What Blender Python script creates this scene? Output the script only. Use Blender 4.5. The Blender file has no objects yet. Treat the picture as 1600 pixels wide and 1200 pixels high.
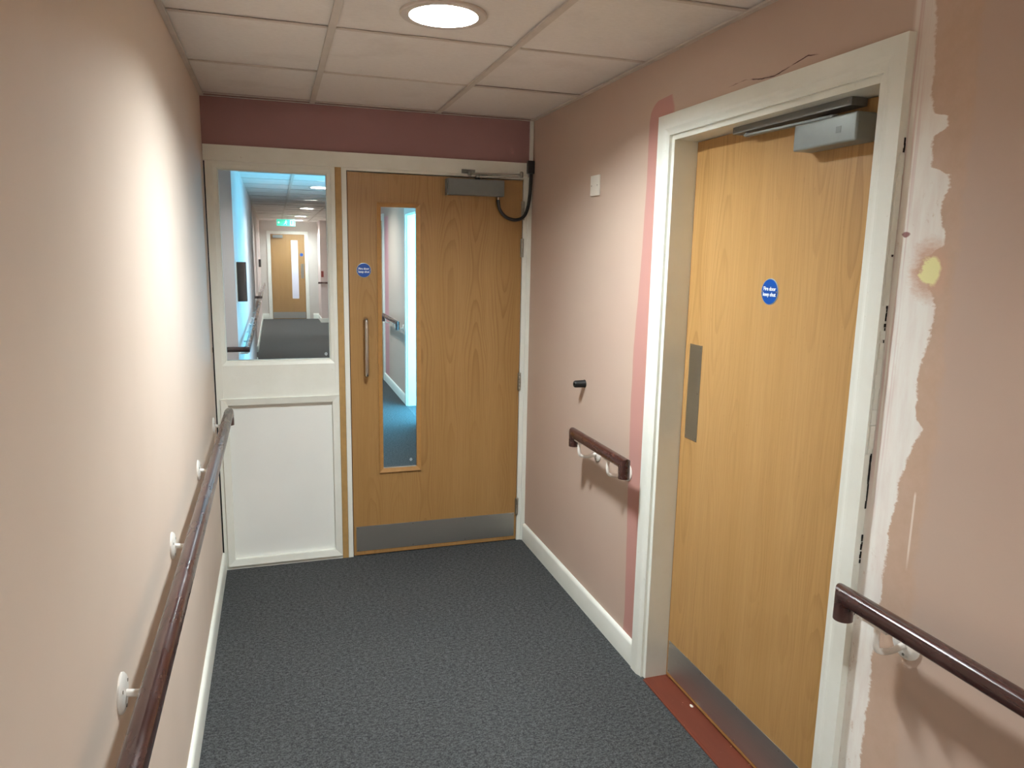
import bpy, bmesh, math, random
from mathutils import Vector, Matrix
random.seed(4)
sc = bpy.context.scene
COL = sc.collection
PI = math.pi

# ---------------------------------------------------------------- dimensions
W = 1.6452            # corridor width (left wall x=0, right wall x=W)
H = 2.3474            # ceiling height
REC = 0.0897          # recess of the side door leaf
D2 = W + REC
YFAR = 14.95          # far wall
YBACK = -7.2          # wall behind the camera

# ---------------------------------------------------------------- camera
cam_d = bpy.data.cameras.new('camera')
cam = bpy.data.objects.new('camera', cam_d)
COL.objects.link(cam)
cam_d.sensor_width = 36.0
cam_d.lens = 1142.5 / 1600 * 36.0
cam_d.clip_start = 0.02
R = ((0.95185926, 0.30454593, 0.03486741),
     (-0.30592866, 0.93665632, 0.17053619),
     (0.01927733, -0.17299339, 0.98473432))
m = Matrix(((R[0][0], R[0][2], -R[0][1], 0.30164635),
            (R[1][0], R[1][2], -R[1][1], -3.84985205),
            (R[2][0], R[2][2], -R[2][1], 1.64027738),
            (0, 0, 0, 1)))
cam.matrix_world = m
sc.camera = cam

# ---------------------------------------------------------------- world, exposure
sc.view_settings.view_transform = 'Standard'
sc.view_settings.look = 'None'
sc.view_settings.gamma = 1.0
sc.view_settings.use_curve_mapping = False
sc.view_settings.exposure = 2.17
world = bpy.data.worlds.new('sky')
sc.world = world
world.use_nodes = True
bg = world.node_tree.nodes['Background']
bg.inputs[0].default_value = (0.085, 0.42, 0.66, 1)
bg.inputs[1].default_value = 7.5
LAMP = 150.0           # radiance of the downlight diffusers near the camera
LAMP_FAR = 115.0
try:
    sc.cycles.max_bounces = 10
    sc.cycles.diffuse_bounces = 6
    sc.cycles.transparent_max_bounces = 16
    sc.cycles.sample_clamp_indirect = 4.0
    sc.cycles.caustics_reflective = False
    sc.cycles.caustics_refractive = False
except Exception:
    pass
# daylight comes in through the side opening of the far corridor
pl = bpy.data.lights.new('daylight_portal', 'AREA')
pl.shape = 'RECTANGLE'; pl.size = 0.85; pl.size_y = 2.04
pl.cycles.is_portal = True
po = bpy.data.objects.new('daylight_portal', pl)
po.matrix_world = Matrix.Translation((W + 0.13, 3.525, 1.02)) @ Matrix.Rotation(PI / 2, 4, 'Y') @ Matrix.Rotation(PI / 2, 4, 'Z')
COL.objects.link(po)

# ---------------------------------------------------------------- node helpers
class NT:
    def __init__(s, name):
        s.m = bpy.data.materials.new(name); s.m.use_nodes = True
        s.t = s.m.node_tree; s.n = s.t.nodes; s.l = s.t.links
        s.b = s.n['Principled BSDF']; s.out = s.n['Material Output']
        g = s.n.new('ShaderNodeNewGeometry'); s.pos = g.outputs['Position']
        x = s.n.new('ShaderNodeSeparateXYZ'); s.l.new(s.pos, x.inputs[0])
        s.x, s.y, s.z = x.outputs
    def put(s, sock, v):
        if isinstance(v, bpy.types.NodeSocket): s.l.new(v, sock)
        elif isinstance(v, (tuple, list)) and len(v) == 3 and len(sock.default_value) == 4: sock.default_value = (*v, 1)
        else: sock.default_value = v
    def math(s, op, a, b=None, c=None, clamp=False):
        n = s.n.new('ShaderNodeMath'); n.operation = op; n.use_clamp = clamp
        for i, v in enumerate((a, b, c)):
            if v is not None: s.put(n.inputs[i], v)
        return n.outputs[0]
    def mapr(s, v, a, b, c=0.0, d=1.0, smooth=False):
        n = s.n.new('ShaderNodeMapRange'); n.clamp = True
        if smooth: n.interpolation_type = 'SMOOTHSTEP'
        s.put(n.inputs[0], v)
        for i, q in enumerate((a, b, c, d)): s.put(n.inputs[i + 1], q)
        return n.outputs[0]
    def scale(s, sx, sy, sz, off=(0, 0, 0)):
        n = s.n.new('ShaderNodeMapping'); s.l.new(s.pos, n.inputs[0])
        n.inputs['Scale'].default_value = (sx, sy, sz); n.inputs['Location'].default_value = off
        return n.outputs[0]
    def noise(s, vec, scale, detail=2, rough=0.5, dist=0.0):
        n = s.n.new('ShaderNodeTexNoise'); s.l.new(vec, n.inputs['Vector'])
        n.inputs['Scale'].default_value = scale; n.inputs['Detail'].default_value = detail
        n.inputs['Roughness'].default_value = rough; n.inputs['Distortion'].default_value = dist
        return n.outputs['Fac']
    def mix(s, f, a, b):
        n = s.n.new('ShaderNodeMix'); n.data_type = 'RGBA'
        s.put(n.inputs[0], f); s.put(n.inputs[6], a); s.put(n.inputs[7], b)
        return n.outputs[2]
    def curve(s, v, lo, hi, olo, ohi, pts):
        """piecewise curve given as (v, out) points in real units"""
        f = s.mapr(v, lo, hi)
        n = s.n.new('ShaderNodeFloatCurve'); s.put(n.inputs['Value'], f)
        c = n.mapping.curves[0]
        P = sorted(((a - lo) / (hi - lo), (b - olo) / (ohi - olo)) for a, b in pts)
        while len(c.points) < len(P): c.points.new(0.5, 0.5)
        for q, (a, b) in zip(c.points, P):
            q.location = (a, b); q.handle_type = 'VECTOR'
        n.mapping.update()
        return s.mapr(n.outputs[0], 0.0, 1.0, olo, ohi)
    def bump(s, h, strength=0.1, dist=0.01):
        n = s.n.new('ShaderNodeBump'); s.put(n.inputs['Height'], h)
        n.inputs['Strength'].default_value = strength; n.inputs['Distance'].default_value = dist
        s.l.new(n.outputs[0], s.b.inputs['Normal'])
    def set(s, **k):
        for a, v in k.items(): s.put(s.b.inputs[a.replace('_', ' ')], v)
        return s.m

def srgb(r, g, b):
    f = lambda c: (c / 255 / 12.92) if c / 255 <= 0.04045 else ((c / 255 + 0.055) / 1.055) ** 2.4
    return (f(r), f(g), f(b))

def plain(name, c, rough=0.5, metal=0.0, nscale=None, amt=0.06, **k):
    t = NT(name)
    if nscale:
        n = t.noise(t.pos, nscale, 3)
        t.set(Base_Color=t.mix(t.mapr(n, 0.3, 0.7), tuple(v * (1 - amt) for v in c), tuple(min(1, v * (1 + amt)) for v in c)))
    else: t.set(Base_Color=c)
    t.set(Roughness=rough, Metallic=metal, **k)
    return t.m

# ---------------------------------------------------------------- materials
PINK = srgb(195, 173, 157)
PINK_LO = srgb(192, 167, 152)
def wall_base(t, c=PINK, c2=PINK_LO):
    n = t.noise(t.pos, 1.3, 3, 0.6)
    col = t.mix(t.mapr(n, 0.35, 0.65), c, c2)
    fine = t.noise(t.pos, 260, 2)
    soft = t.noise(t.pos, 9, 2)
    t.bump(t.math('ADD', t.math('MULTIPLY', fine, 0.25), t.math('MULTIPLY', soft, 1.0)), 0.12, 0.004)
    t.set(Roughness=0.62); t.put(t.b.inputs['Specular IOR Level'], 0.35)
    return col

t = NT('left wall paint'); M_WALL_L = t.set(Base_Color=wall_base(t, srgb(220, 203, 188), srgb(214, 197, 182)))
t = NT('dusty rose paint'); M_ROSE = t.set(Base_Color=wall_base(t, srgb(158, 120, 120), srgb(150, 112, 111)))
t = NT('far wall paint'); M_GREY = t.set(Base_Color=wall_base(t, srgb(206, 202, 196), srgb(198, 192, 184)))
t = NT('far pink paint'); M_FPINK = t.set(Base_Color=wall_base(t, srgb(220, 204, 200), srgb(212, 194, 190)))

# right wall: pink paint, a strip of older rose paint left of the door, filler and bare plaster right of it
t = NT('right wall paint')
col = wall_base(t)
wob = t.math('SUBTRACT', t.noise(t.pos, 7, 3), 0.5)
# stripe
ys = t.curve(t.z, 0.0, 2.3474, -1.7, -1.2, [(0, -1.29), (.108, -1.29), (.193, -1.297), (.733, -1.272), (.904, -1.268), (1.074, -1.262),
      (1.298, -1.264), (1.6, -1.29), (1.932, -1.306), (2.04, -1.304), (2.132, -1.305), (2.165, -1.312), (2.185, -1.33), (2.199, -1.355), (2.206, -1.39),
      (2.208, -1.44), (2.212, -1.69), (2.3474, -1.69)])
d1 = t.math('SUBTRACT', ys, t.y)
k1 = t.mapr(t.math('ADD', d1, t.math('MULTIPLY', wob, 0.008)), -0.002, 0.003)
k1 = t.math('MULTIPLY', k1, t.mapr(t.math('SUBTRACT', t.y, t.math('MULTIPLY', t.mapr(t.z, 2.16, 2.205), 0.02)), -1.488, -1.474))
col = t.mix(k1, col, srgb(188, 140, 131))
# second stripe, by the door further down the corridor
k1b = t.math('MULTIPLY', t.mapr(t.y, 5.27, 5.30), t.mapr(t.y, 5.62, 5.60))
col = t.mix(t.math('MULTIPLY', k1b, t.mapr(t.z, 2.1, 2.08)), col, srgb(208, 150, 152))
# tan plaster halo
E_PTS = [(0.0, -2.575), (.42, -2.575), (.564, -2.575), (.779, -2.574), (.912, -2.579), (.97, -2.583), (1.04, -2.58), (1.098, -2.591), (1.142, -2.589),
 (1.178, -2.604), (1.233, -2.614), (1.284, -2.638), (1.30, -2.618), (1.35, -2.613), (1.395, -2.61), (1.45, -2.619), (1.501, -2.635), (1.563, -2.633),
 (1.592, -2.605), (1.629, -2.576), (1.65, -2.590), (1.679, -2.637), (1.767, -2.622), (1.801, -2.633), (1.831, -2.631), (1.838, -2.582), (1.907, -2.582),
 (1.922, -2.614), (1.945, -2.611), (1.955, -2.570), (2.056, -2.561), (2.187, -2.545), (2.3474, -2.545)]
ye = t.curve(t.z, 0.0, 2.3474, -2.8, -2.4, E_PTS)
ragged = t.noise(t.scale(1, 60, 160), 1.0, 4, 0.7)
blot = t.noise(t.pos, 22, 4, 0.65)
off = t.math('ADD', t.math('MULTIPLY', t.math('SUBTRACT', ragged, 0.5), 0.016), t.math('MULTIPLY', t.math('SUBTRACT', blot, 0.5), 0.034))
yy = t.math('ADD', t.y, off)
right = t.mapr(t.y, -2.49, -2.50)
tan_edge = t.math('ADD', -2.675, t.math('MULTIPLY', wob, 0.06))
ktan = t.math('MULTIPLY', right, t.mapr(t.math('SUBTRACT', yy, tan_edge), -0.004, 0.012))
tan = t.mix(t.mapr(blot, 0.35, 0.65), srgb(192, 162, 138), srgb(200, 171, 150))
low = t.mapr(t.z, 0.3, 1.2, 0.5, 0.75)
col = t.mix(t.math('MULTIPLY', ktan, low), col, tan)
# white filler
kw = t.mapr(t.math('SUBTRACT', yy, ye), -0.002, 0.003)
kw = t.math('MULTIPLY', kw, right)
brush = t.noise(t.scale(1, 38, 7), 1.0, 4, 0.6)
wear = t.mapr(t.noise(t.scale(1, 40, 26), 1.0, 5, 0.75), 0.60, 0.72)
wearz = t.mapr(t.math('ABSOLUTE', t.math('SUBTRACT', t.z, 1.74)), 0.10, 0.02)
wearz2 = t.math('MULTIPLY', t.mapr(t.math('ABSOLUTE', t.math('SUBTRACT', t.z, 1.46)), 0.07, 0.02), 0.8)
wearz3 = t.math('MULTIPLY', t.mapr(t.z, 1.05, 0.85), 0.8)
wmask = t.math('MULTIPLY', wear, t.math('MAXIMUM', wearz, t.math('MAXIMUM', wearz2, wearz3)))
kw = t.math('MULTIPLY', kw, t.math('SUBTRACT', 1.0, t.math('MULTIPLY', wmask, 0.9)))
fade = t.curve(t.z, 0.0, 2.3474, 0.0, 1.0, [(0, .95), (1.5, .97), (1.9, .93), (1.96, .82), (2.0, .62), (2.12, .55), (2.2, .62), (2.3474, .62)])
kw = t.math('MULTIPLY', kw, fade)
white = t.mix(t.mapr(brush, 0.4, 0.7), srgb(240, 238, 232), srgb(232, 224, 218))
col = t.mix(kw, col, white)
# rose brush strokes next to the architrave, partly painting in its cast shadow
st = t.math('MULTIPLY', t.mapr(t.noise(t.scale(1, 120, 2.2), 1.0, 3), 0.52, 0.62), t.mapr(t.y, -2.556, -2.53))
st = t.math('MULTIPLY', t.math('MULTIPLY', st, right), t.mapr(t.z, 1.0, 1.25))
col = t.mix(t.math('MULTIPLY', st, 0.45), col, srgb(196, 150, 146))
def blob(cy, cz, ry, rz, edge=0.35):
    a = t.math('DIVIDE', t.math('SUBTRACT', yy, cy), ry)
    b = t.math('DIVIDE', t.math('SUBTRACT', t.z, cz), rz)
    r = t.math('SQRT', t.math('ADD', t.math('MULTIPLY', a, a), t.math('MULTIPLY', b, b)))
    r = t.math('ADD', r, t.math('MULTIPLY', t.math('SUBTRACT', ragged, 0.5), 0.7))
    return t.mapr(r, 1.0 + edge / 2, 1.0 - edge / 2)
col = t.mix(t.math('MULTIPLY', blob(-2.608, 1.625, 0.043, 0.058, 0.7), 0.85), col, srgb(205, 165, 140))
col = t.mix(blob(-2.612, 1.625, 0.024, 0.030, 0.3), col, srgb(236, 232, 172))
col = t.mix(t.math('MULTIPLY', blob(-2.536, 1.703, 0.012, 0.006), 0.85), col, srgb(128, 60, 60))
# vertical drip of filler lower down
dr = t.math('MULTIPLY', t.mapr(t.math('ABSOLUTE', t.math('ADD', t.y, 2.640)), 0.0035, 0.0018), t.math('MULTIPLY', t.mapr(t.z, 1.14, 1.13), t.mapr(t.z, 0.95, 1.0)))
col = t.mix(t.math('MULTIPLY', dr, 0.8), col, srgb(235, 225, 215))
# hairline crack above the door
zc = t.curve(t.y, -2.3, -1.7, 2.0, 2.3, [(-2.3, 2.15), (-2.223, 2.157), (-2.157, 2.168), (-2.089, 2.157), (-2.023, 2.146), (-1.966, 2.150), (-1.889, 2.164), (-1.808, 2.160), (-1.7, 2.16)])
kc = t.mapr(t.math('ABSOLUTE', t.math('SUBTRACT', t.z, t.math('ADD', zc, t.math('MULTIPLY', t.math('SUBTRACT', ragged, 0.5), 0.004)))), 0.0022, 0.0008)
kc = t.math('MULTIPLY', kc, t.math('MULTIPLY', t.mapr(t.y, -2.2, -2.17), t.mapr(t.y, -1.80, -1.84)))
kc = t.math('MULTIPLY', kc, t.mapr(t.noise(t.pos, 16, 2), 0.38, 0.5))
col = t.mix(kc, col, srgb(70, 35, 30))
M_WALL_R = t.set(Base_Color=col)

# white gloss on the joinery
t = NT('white satin woodwork')
n = t.noise(t.pos, 5, 4, 0.6); sm = t.noise(t.pos, 60, 4, 0.7)
c = t.mix(t.mapr(n, 0.35, 0.7), srgb(232, 234, 226), srgb(225, 226, 216))
c = t.mix(t.math('MULTIPLY', t.mapr(sm, 0.66, 0.74), 0.35), c, srgb(186, 176, 156))
t.bump(t.noise(t.pos, 90, 2), 0.08, 0.002)
M_WHITE = t.set(Base_Color=c, Roughness=0.38)
M_WHITEP = plain('white panel paint', srgb(234, 236, 232), 0.42, 0, 3, 0.02)
M_STRIP = plain('unpainted timber strip', srgb(172, 138, 86), 0.55, 0, 30, 0.08)

def veneer(name, axis, off, base, dark, light, rough=0.36):
    """beech veneer: vertical grain with long cathedral figures. axis: 0 = runs along x, 1 = along y"""
    t = NT(name)
    across = (1, 0.001, 1) if axis == 0 else (0.001, 1, 1)
    X = t.x if axis == 0 else t.y
    warp = t.math('MULTIPLY', t.math('SUBTRACT', t.noise(t.scale(across[0] * 5, across[1] * 5, 0.9, off), 1.0, 2), 0.5), 0.11)
    xs = t.math('DIVIDE', t.math('ADD', t.math('ADD', X, warp), off[0] + off[1] + 7.0), 0.145)
    sid = t.math('FLOOR', xs)
    u = t.math('SUBTRACT', t.math('FRACT', xs), 0.5)
    cv = t.n.new('ShaderNodeCombineXYZ'); t.put(cv.inputs[0], t.math('MULTIPLY', sid, 7.31)); t.put(cv.inputs[1], off[2]); t.put(cv.inputs[2], t.math('MULTIPLY', t.z, 1.0))
    g_ = t.noise(cv.outputs[0], 1.15, 1, 0.4)
    small = t.noise(t.scale(across[0] * 24, across[1] * 24, 1.6, off), 1.0, 2)
    val = t.math('ADD', t.math('MULTIPLY', g_, 16.0), t.math('MULTIPLY', t.math('MULTIPLY', u, u), 17.0))
    val = t.math('ADD', val, t.math('MULTIPLY', small, 0.9))
    rings = t.math('FRACT', val)
    rings = t.math('MULTIPLY', t.mapr(rings, 0.45, 0.95, smooth=True), t.mapr(rings, 1.0, 0.95))
    band = t.mapr(t.noise(t.scale(across[0] * 4, across[1] * 4, 0.8, (off[2], off[0], off[1])), 1.0, 2), 0.36, 0.60)
    band = t.math('MULTIPLY', band, t.mapr(t.math('ABSOLUTE', u), 0.5, 0.36))
    fine = t.noise(t.scale(across[0] * 160, across[1] * 160, 4, off), 1.0, 4, 0.7)
    wide = t.noise(t.scale(across[0] * 9, across[1] * 9, 0.12, off), 1.0, 2)
    c = t.mix(t.mapr(wide, 0.3, 0.7), base, light)
    c = t.mix(t.math('MULTIPLY', t.mapr(fine, 0.35, 0.75), 0.34), c, dark)
    c = t.mix(t.math('MULTIPLY', t.math('MULTIPLY', rings, band), 0.42), c, dark)
    fl = t.mapr(t.noise(t.scale(across[0] * 220, across[1] * 220, 60, off), 1.0, 1), 0.74, 0.80)
    c = t.mix(t.math('MULTIPLY', fl, 0.4), c, dark)
    t.bump(fine, 0.04, 0.001)
    return t.set(Base_Color=c, Roughness=rough)
M_BEECH1 = veneer('beech veneer', 0, (1.3, 0, 2.2), srgb(162, 124, 74), srgb(122, 82, 40), srgb(170, 132, 82), 0.4)
M_BEECH2 = veneer('beech veneer side door', 1, (0, 4.2, 0.4), srgb(178, 138, 84), srgb(138, 96, 50), srgb(188, 148, 94), 0.4)
M_LIP = plain('beech edge lipping', srgb(160, 114, 66), 0.45, 0, 40, 0.08)
M_BEAD = plain('beech glazing bead', srgb(168, 124, 70), 0.42, 0, 40, 0.08)

# mahogany stained rail
t = NT('dark maroon rail')
sm = t.noise(t.scale(14, 5, 14), 1.0, 4, 0.65)
g = t.noise(t.scale(60, 3, 60), 1.0, 3)
c = t.mix(t.mapr(g, 0.3, 0.7), srgb(52, 26, 23), srgb(66, 34, 29))
c = t.mix(t.math('MULTIPLY', t.mapr(sm, 0.52, 0.75), 0.30), c, srgb(120, 100, 96))
c = t.mix(t.math('MULTIPLY', t.mapr(t.noise(t.pos, 90, 3), 0.74, 0.78), 0.3), c, srgb(150, 124, 112))
M_RAIL = t.set(Base_Color=c, Roughness=t.mapr(sm, 0.35, 0.7, 0.20, 0.38), Coat_Weight=0.35, Coat_Roughness=0.15)
M_RAILEND = plain('dark rail end', srgb(46, 20, 18), 0.35, 0, 30, 0.2)

# carpet
t = NT('loop pile carpet')
a = t.noise(t.scale(1, 1, 1), 170, 3, 0.75)
b = t.noise(t.scale(1.0, 1.6, 1), 60, 3, 0.7)
vv = t.n.new('ShaderNodeTexVoronoi'); t.l.new(t.pos, vv.inputs['Vector']); vv.inputs['Scale'].default_value = 210
f = t.math('ADD', t.math('MULTIPLY', a, 0.55), t.math('MULTIPLY', b, 0.45))
c = t.mix(t.mapr(f, 0.42, 0.60), srgb(49, 50, 51), srgb(93, 95, 95))
c = t.mix(t.math('MULTIPLY', t.mapr(t.noise(t.pos, 130, 2), 0.58, 0.7), 0.5), c, srgb(32, 33, 38))
c = t.mix(t.math('MULTIPLY', t.mapr(t.noise(t.pos, 1.6, 3), 0.4, 0.7), 0.12), c, srgb(40, 42, 46))
t.bump(t.math('ADD', f, t.math('MULTIPLY', vv.outputs['Distance'], 0.6)), 0.7, 0.005)
M_CARPET = t.set(Base_Color=c, Roughness=0.95); t.put(t.b.inputs['Specular IOR Level'], 0.15)

# ceiling tile
t = NT('mineral ceiling tile')
f = t.noise(t.scale(1, 2.2, 1), 45, 4, 0.7)
pin = t.mapr(t.noise(t.pos, 130, 2), 0.70, 0.78)
c = t.mix(t.mapr(f, 0.3, 0.7), srgb(234, 228, 223), srgb(226, 220, 215))
c = t.mix(t.math('MULTIPLY', pin, 0.25), c, srgb(150, 136, 124))
c = t.mix(t.math('MULTIPLY', t.mapr(t.noise(t.pos, 5, 3), 0.55, 0.75), 0.18), c, srgb(170, 154, 142))
t.bump(f, 0.25, 0.004)
M_TILE = t.set(Base_Color=c, Roughness=0.9)
M_GRID = plain('ceiling grid metal', srgb(206, 196, 186), 0.5, 0, 12, 0.05)
M_GAP = plain('dark void', srgb(30, 24, 22), 0.9)

def steel(name, c, rough, axis=(1, 1, 90)):
    t = NT(name)
    n = t.noise(t.scale(*axis), 3.0, 3, 0.6)
    return t.set(Base_Color=c, Metallic=1.0, Roughness=t.mapr(n, 0.3, 0.7, rough - 0.05, rough + 0.07))
M_STEEL = steel('brushed stainless steel', srgb(196, 196, 192), 0.40)
M_STEEL_D = steel('brushed push plate steel', srgb(172, 168, 156), 0.36)
M_CHROME = steel('polished steel', srgb(196, 190, 182), 0.18, (40, 40, 40))
M_SILVER = plain('silver powder coat', srgb(142, 149, 148), 0.42, 0.3, 40, 0.03)
M_CLOSER = plain('dark silver powder coat', srgb(112, 116, 115), 0.42, 0.3, 40, 0.03)
M_ARM = plain('worn steel arm', srgb(128, 124, 116), 0.3, 0.8)
M_DGREY = plain('dark grey metal', srgb(118, 118, 114), 0.4, 0.25)
M_BLACK = plain('black rubber', srgb(12, 12, 13), 0.45)
M_BLACKP = plain('black plastic', srgb(26, 26, 28), 0.35)
M_VOIDB = plain('matt black casing', srgb(12, 12, 14), 0.8)
M_PLASTIC = plain('white plastic', srgb(232, 228, 218), 0.3)
M_BRACKET = plain('white cast bracket', srgb(228, 222, 214), 0.3, 0, 40, 0.05)
M_BLUE = plain('blue sign vinyl', srgb(6, 74, 160), 0.3)
M_RIM = plain('sign rim', srgb(160, 168, 170), 0.35, 0.4)
M_WHT = plain('white print', srgb(240, 244, 246), 0.5)
M_THRESH = None
t = NT('red brown threshold')
n = t.noise(t.scale(14, 2.5, 14), 1.0, 4, 0.6)
c = t.mix(t.mapr(n, 0.3, 0.7), srgb(98, 44, 28), srgb(110, 52, 34))
c = t.mix(t.mapr(t.noise(t.pos, 75, 2), 0.74, 0.78), c, srgb(200, 170, 150))
M_THRESH = t.set(Base_Color=c, Roughness=0.5)
M_SCREW = plain('screw head', srgb(150, 146, 136), 0.35, 0.9)
M_ALARM = plain('red call point', srgb(140, 44, 36), 0.4)
M_CRUMB = plain('plaster crumb', srgb(226, 216, 204), 0.8)

def emit(name, c, s):
    t = NT(name); t.set(Base_Color=tuple(min(1, q * .6) for q in c), Emission_Color=c, Emission_Strength=s); return t.m
M_LAMP = emit('lit diffuser', (0.91, 0.995, 1.02), LAMP)
M_LAMPF = emit('lit diffuser cool', (0.88, 1.0, 1.04), LAMP_FAR)
M_EXIT = emit('lit green exit panel', (0.02, 0.80, 0.50), 0.16)
M_EXITB = emit('lit pale green acrylic edge', (0.25, 0.9, 0.8), 0.12)
M_EXITW = emit('lit white pictogram', (0.75, 1.0, 0.95), 0.14)

def glass(name, tint, extra=0.0):
    m = bpy.data.materials.new(name); m.use_nodes = True
    t = m.node_tree; t.nodes.clear()
    o = t.nodes.new('ShaderNodeOutputMaterial'); mx = t.nodes.new('ShaderNodeMixShader')
    tr = t.nodes.new('ShaderNodeBsdfTransparent'); tr.inputs[0].default_value = (*tint, 1)
    gl = t.nodes.new('ShaderNodeBsdfGlossy'); gl.inputs['Roughness'].default_value = 0.01
    fr = t.nodes.new('ShaderNodeFresnel'); fr.inputs[0].default_value = 1.5
    t.links.new(fr.outputs[0], mx.inputs[0]); t.links.new(tr.outputs[0], mx.inputs[1]); t.links.new(gl.outputs[0], mx.inputs[2])
    t.links.new(mx.outputs[0], o.inputs[0])
    return m
M_GLASS = glass('clear glass', (0.965, 0.985, 0.98))
M_ETCH = plain('etched glass stamp', srgb(220, 230, 232), 0.6)
# frosted vision panel, opaque; pale colour stands in for a lit room behind
M_FROST = plain('frosted glass', srgb(222, 224, 240), 0.5)

# ---------------------------------------------------------------- object helpers
ORG = {}
def tag(o, label=None, cat=None, group=None, kind=None):
    if label: o['label'] = label
    if cat: o['category'] = cat
    if group: o['group'] = group
    if kind: o['kind'] = kind
    return o
def thing(name, label, cat, loc, group=None, kind=None):
    o = bpy.data.objects.new(name, None); COL.objects.link(o)
    o.empty_display_size = 0.05
    o.location = loc; ORG[o.name] = Vector(loc)
    return tag(o, label, cat, group, kind)
SCREW_N = 0
def screw(parent, c, axis, r=.0032, h=-.0009, name='screw'):
    return obj(name, lathe([(0, h), (r * .85, h * .6), (r, 0)], c, axis, 12), M_SCREW, parent, smooth=True)
def obj(name, bm, mat, parent=None, smooth=False, label=None, cat=None, group=None, kind=None, mats=None):
    bmesh.ops.recalc_face_normals(bm, faces=bm.faces)
    me = bpy.data.meshes.new(name)
    if parent is None:
        lo = [min(v.co[i] for v in bm.verts) for i in range(3)]; hi = [max(v.co[i] for v in bm.verts) for i in range(3)]
        org = Vector(((lo[0] + hi[0]) / 2, (lo[1] + hi[1]) / 2, lo[2]))
    else: org = ORG[parent.name]
    for v in bm.verts: v.co -= org
    bm.to_mesh(me); bm.free()
    for mm in (mats or [mat]): me.materials.append(mm)
    if smooth:
        for p in me.polygons: p.use_smooth = True
        try: me.set_sharp_from_angle(angle=math.radians(38))
        except Exception: pass
    o = bpy.data.objects.new(name, me); COL.objects.link(o)
    if parent is None: o.location = org
    else: o.parent = parent
    ORG[o.name] = org
    return tag(o, label, cat, group, kind)
def add_box(bm, x0, x1, y0, y1, z0, z1, bev=0.0, mi=0, seg=2):
    b = bmesh.new()
    bmesh.ops.create_cube(b, size=1)
    for v in b.verts:
        v.co = Vector((x0 + (v.co.x + .5) * (x1 - x0), y0 + (v.co.y + .5) * (y1 - y0), z0 + (v.co.z + .5) * (z1 - z0)))
    if bev: bmesh.ops.bevel(b, geom=b.edges[:], offset=bev, segments=seg, affect='EDGES', profile=0.6)
    merge(bm, b, mi)
    return bm
def merge(bm, b, mi=0):
    vm = {v: bm.verts.new(v.co) for v in b.verts}
    for f in b.faces:
        try: g = bm.faces.new([vm[v] for v in f.verts]); g.material_index = mi; g.smooth = f.smooth
        except ValueError: pass
    b.free()
def box(*a, **k): return add_box(bmesh.new(), *a, **k)
def boxes(*L, bev=0.0):
    bm = bmesh.new()
    for a in L: add_box(bm, *a, bev=bev)
    return bm
def add_tube(bm, pts, r, seg=14, caps=True, sy=1.0):
    """tube along pts; r float or list"""
    pts = [Vector(p) for p in pts]; n = len(pts)
    rings = []; up = None
    for i, p in enumerate(pts):
        d = (pts[min(i + 1, n - 1)] - pts[max(i - 1, 0)]).normalized()
        if up is None:
            up = Vector((0, 0, 1)) if abs(d.z) < 0.9 else Vector((1, 0, 0))
        up = (up - d * up.dot(d)).normalized()
        sd = d.cross(up)
        rr = r[i] if isinstance(r, (list, tuple)) else r
        k = 1.0
        if 0 < i < n - 1:
            c = (pts[i] - pts[i - 1]).normalized().dot((pts[i + 1] - pts[i]).normalized())
            k = 1.0 / max(0.6, math.sqrt(max(0, (1 + c) / 2)))
        rings.append([bm.verts.new(p + (up * math.sin(a) * sy + sd * math.cos(a)) * rr) for a in [2 * PI * j / seg for j in range(seg)]])
    for a, b in zip(rings, rings[1:]):
        for j in range(seg): bm.faces.new((a[j], a[(j + 1) % seg], b[(j + 1) % seg], b[j]))
    if caps: bm.faces.new(rings[0]); bm.faces.new(rings[-1][::-1])
    return bm
def tube(pts, r, **k): return add_tube(bmesh.new(), pts, r, **k)
def add_lathe(bm, prof, c, axis='z', seg=40):
    """prof = (radius, height along axis)"""
    c = Vector(c)
    ax = {'x': Vector((1, 0, 0)), 'y': Vector((0, 1, 0)), 'z': Vector((0, 0, 1))}[axis]
    u = Vector((0, 1, 0)) if axis == 'x' else Vector((1, 0, 0)); w = ax.cross(u)
    rings = []
    for r, h in prof:
        if r < 1e-6: rings.append([bm.verts.new(c + ax * h)])
        else: rings.append([bm.verts.new(c + ax * h + (u * math.cos(a) + w * math.sin(a)) * r) for a in [2 * PI * j / seg for j in range(seg)]])
    for a, b in zip(rings, rings[1:]):
        for j in range(seg):
            q = [a[j % len(a)], a[(j + 1) % seg % len(a)], b[(j + 1) % seg % len(b)], b[j % len(b)]]
            q = list(dict.fromkeys(q))
            if len(q) > 2:
                try: bm.faces.new(q)
                except ValueError: pass
    return bm
def lathe(*a, **k): return add_lathe(bmesh.new(), *a, **k)
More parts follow.
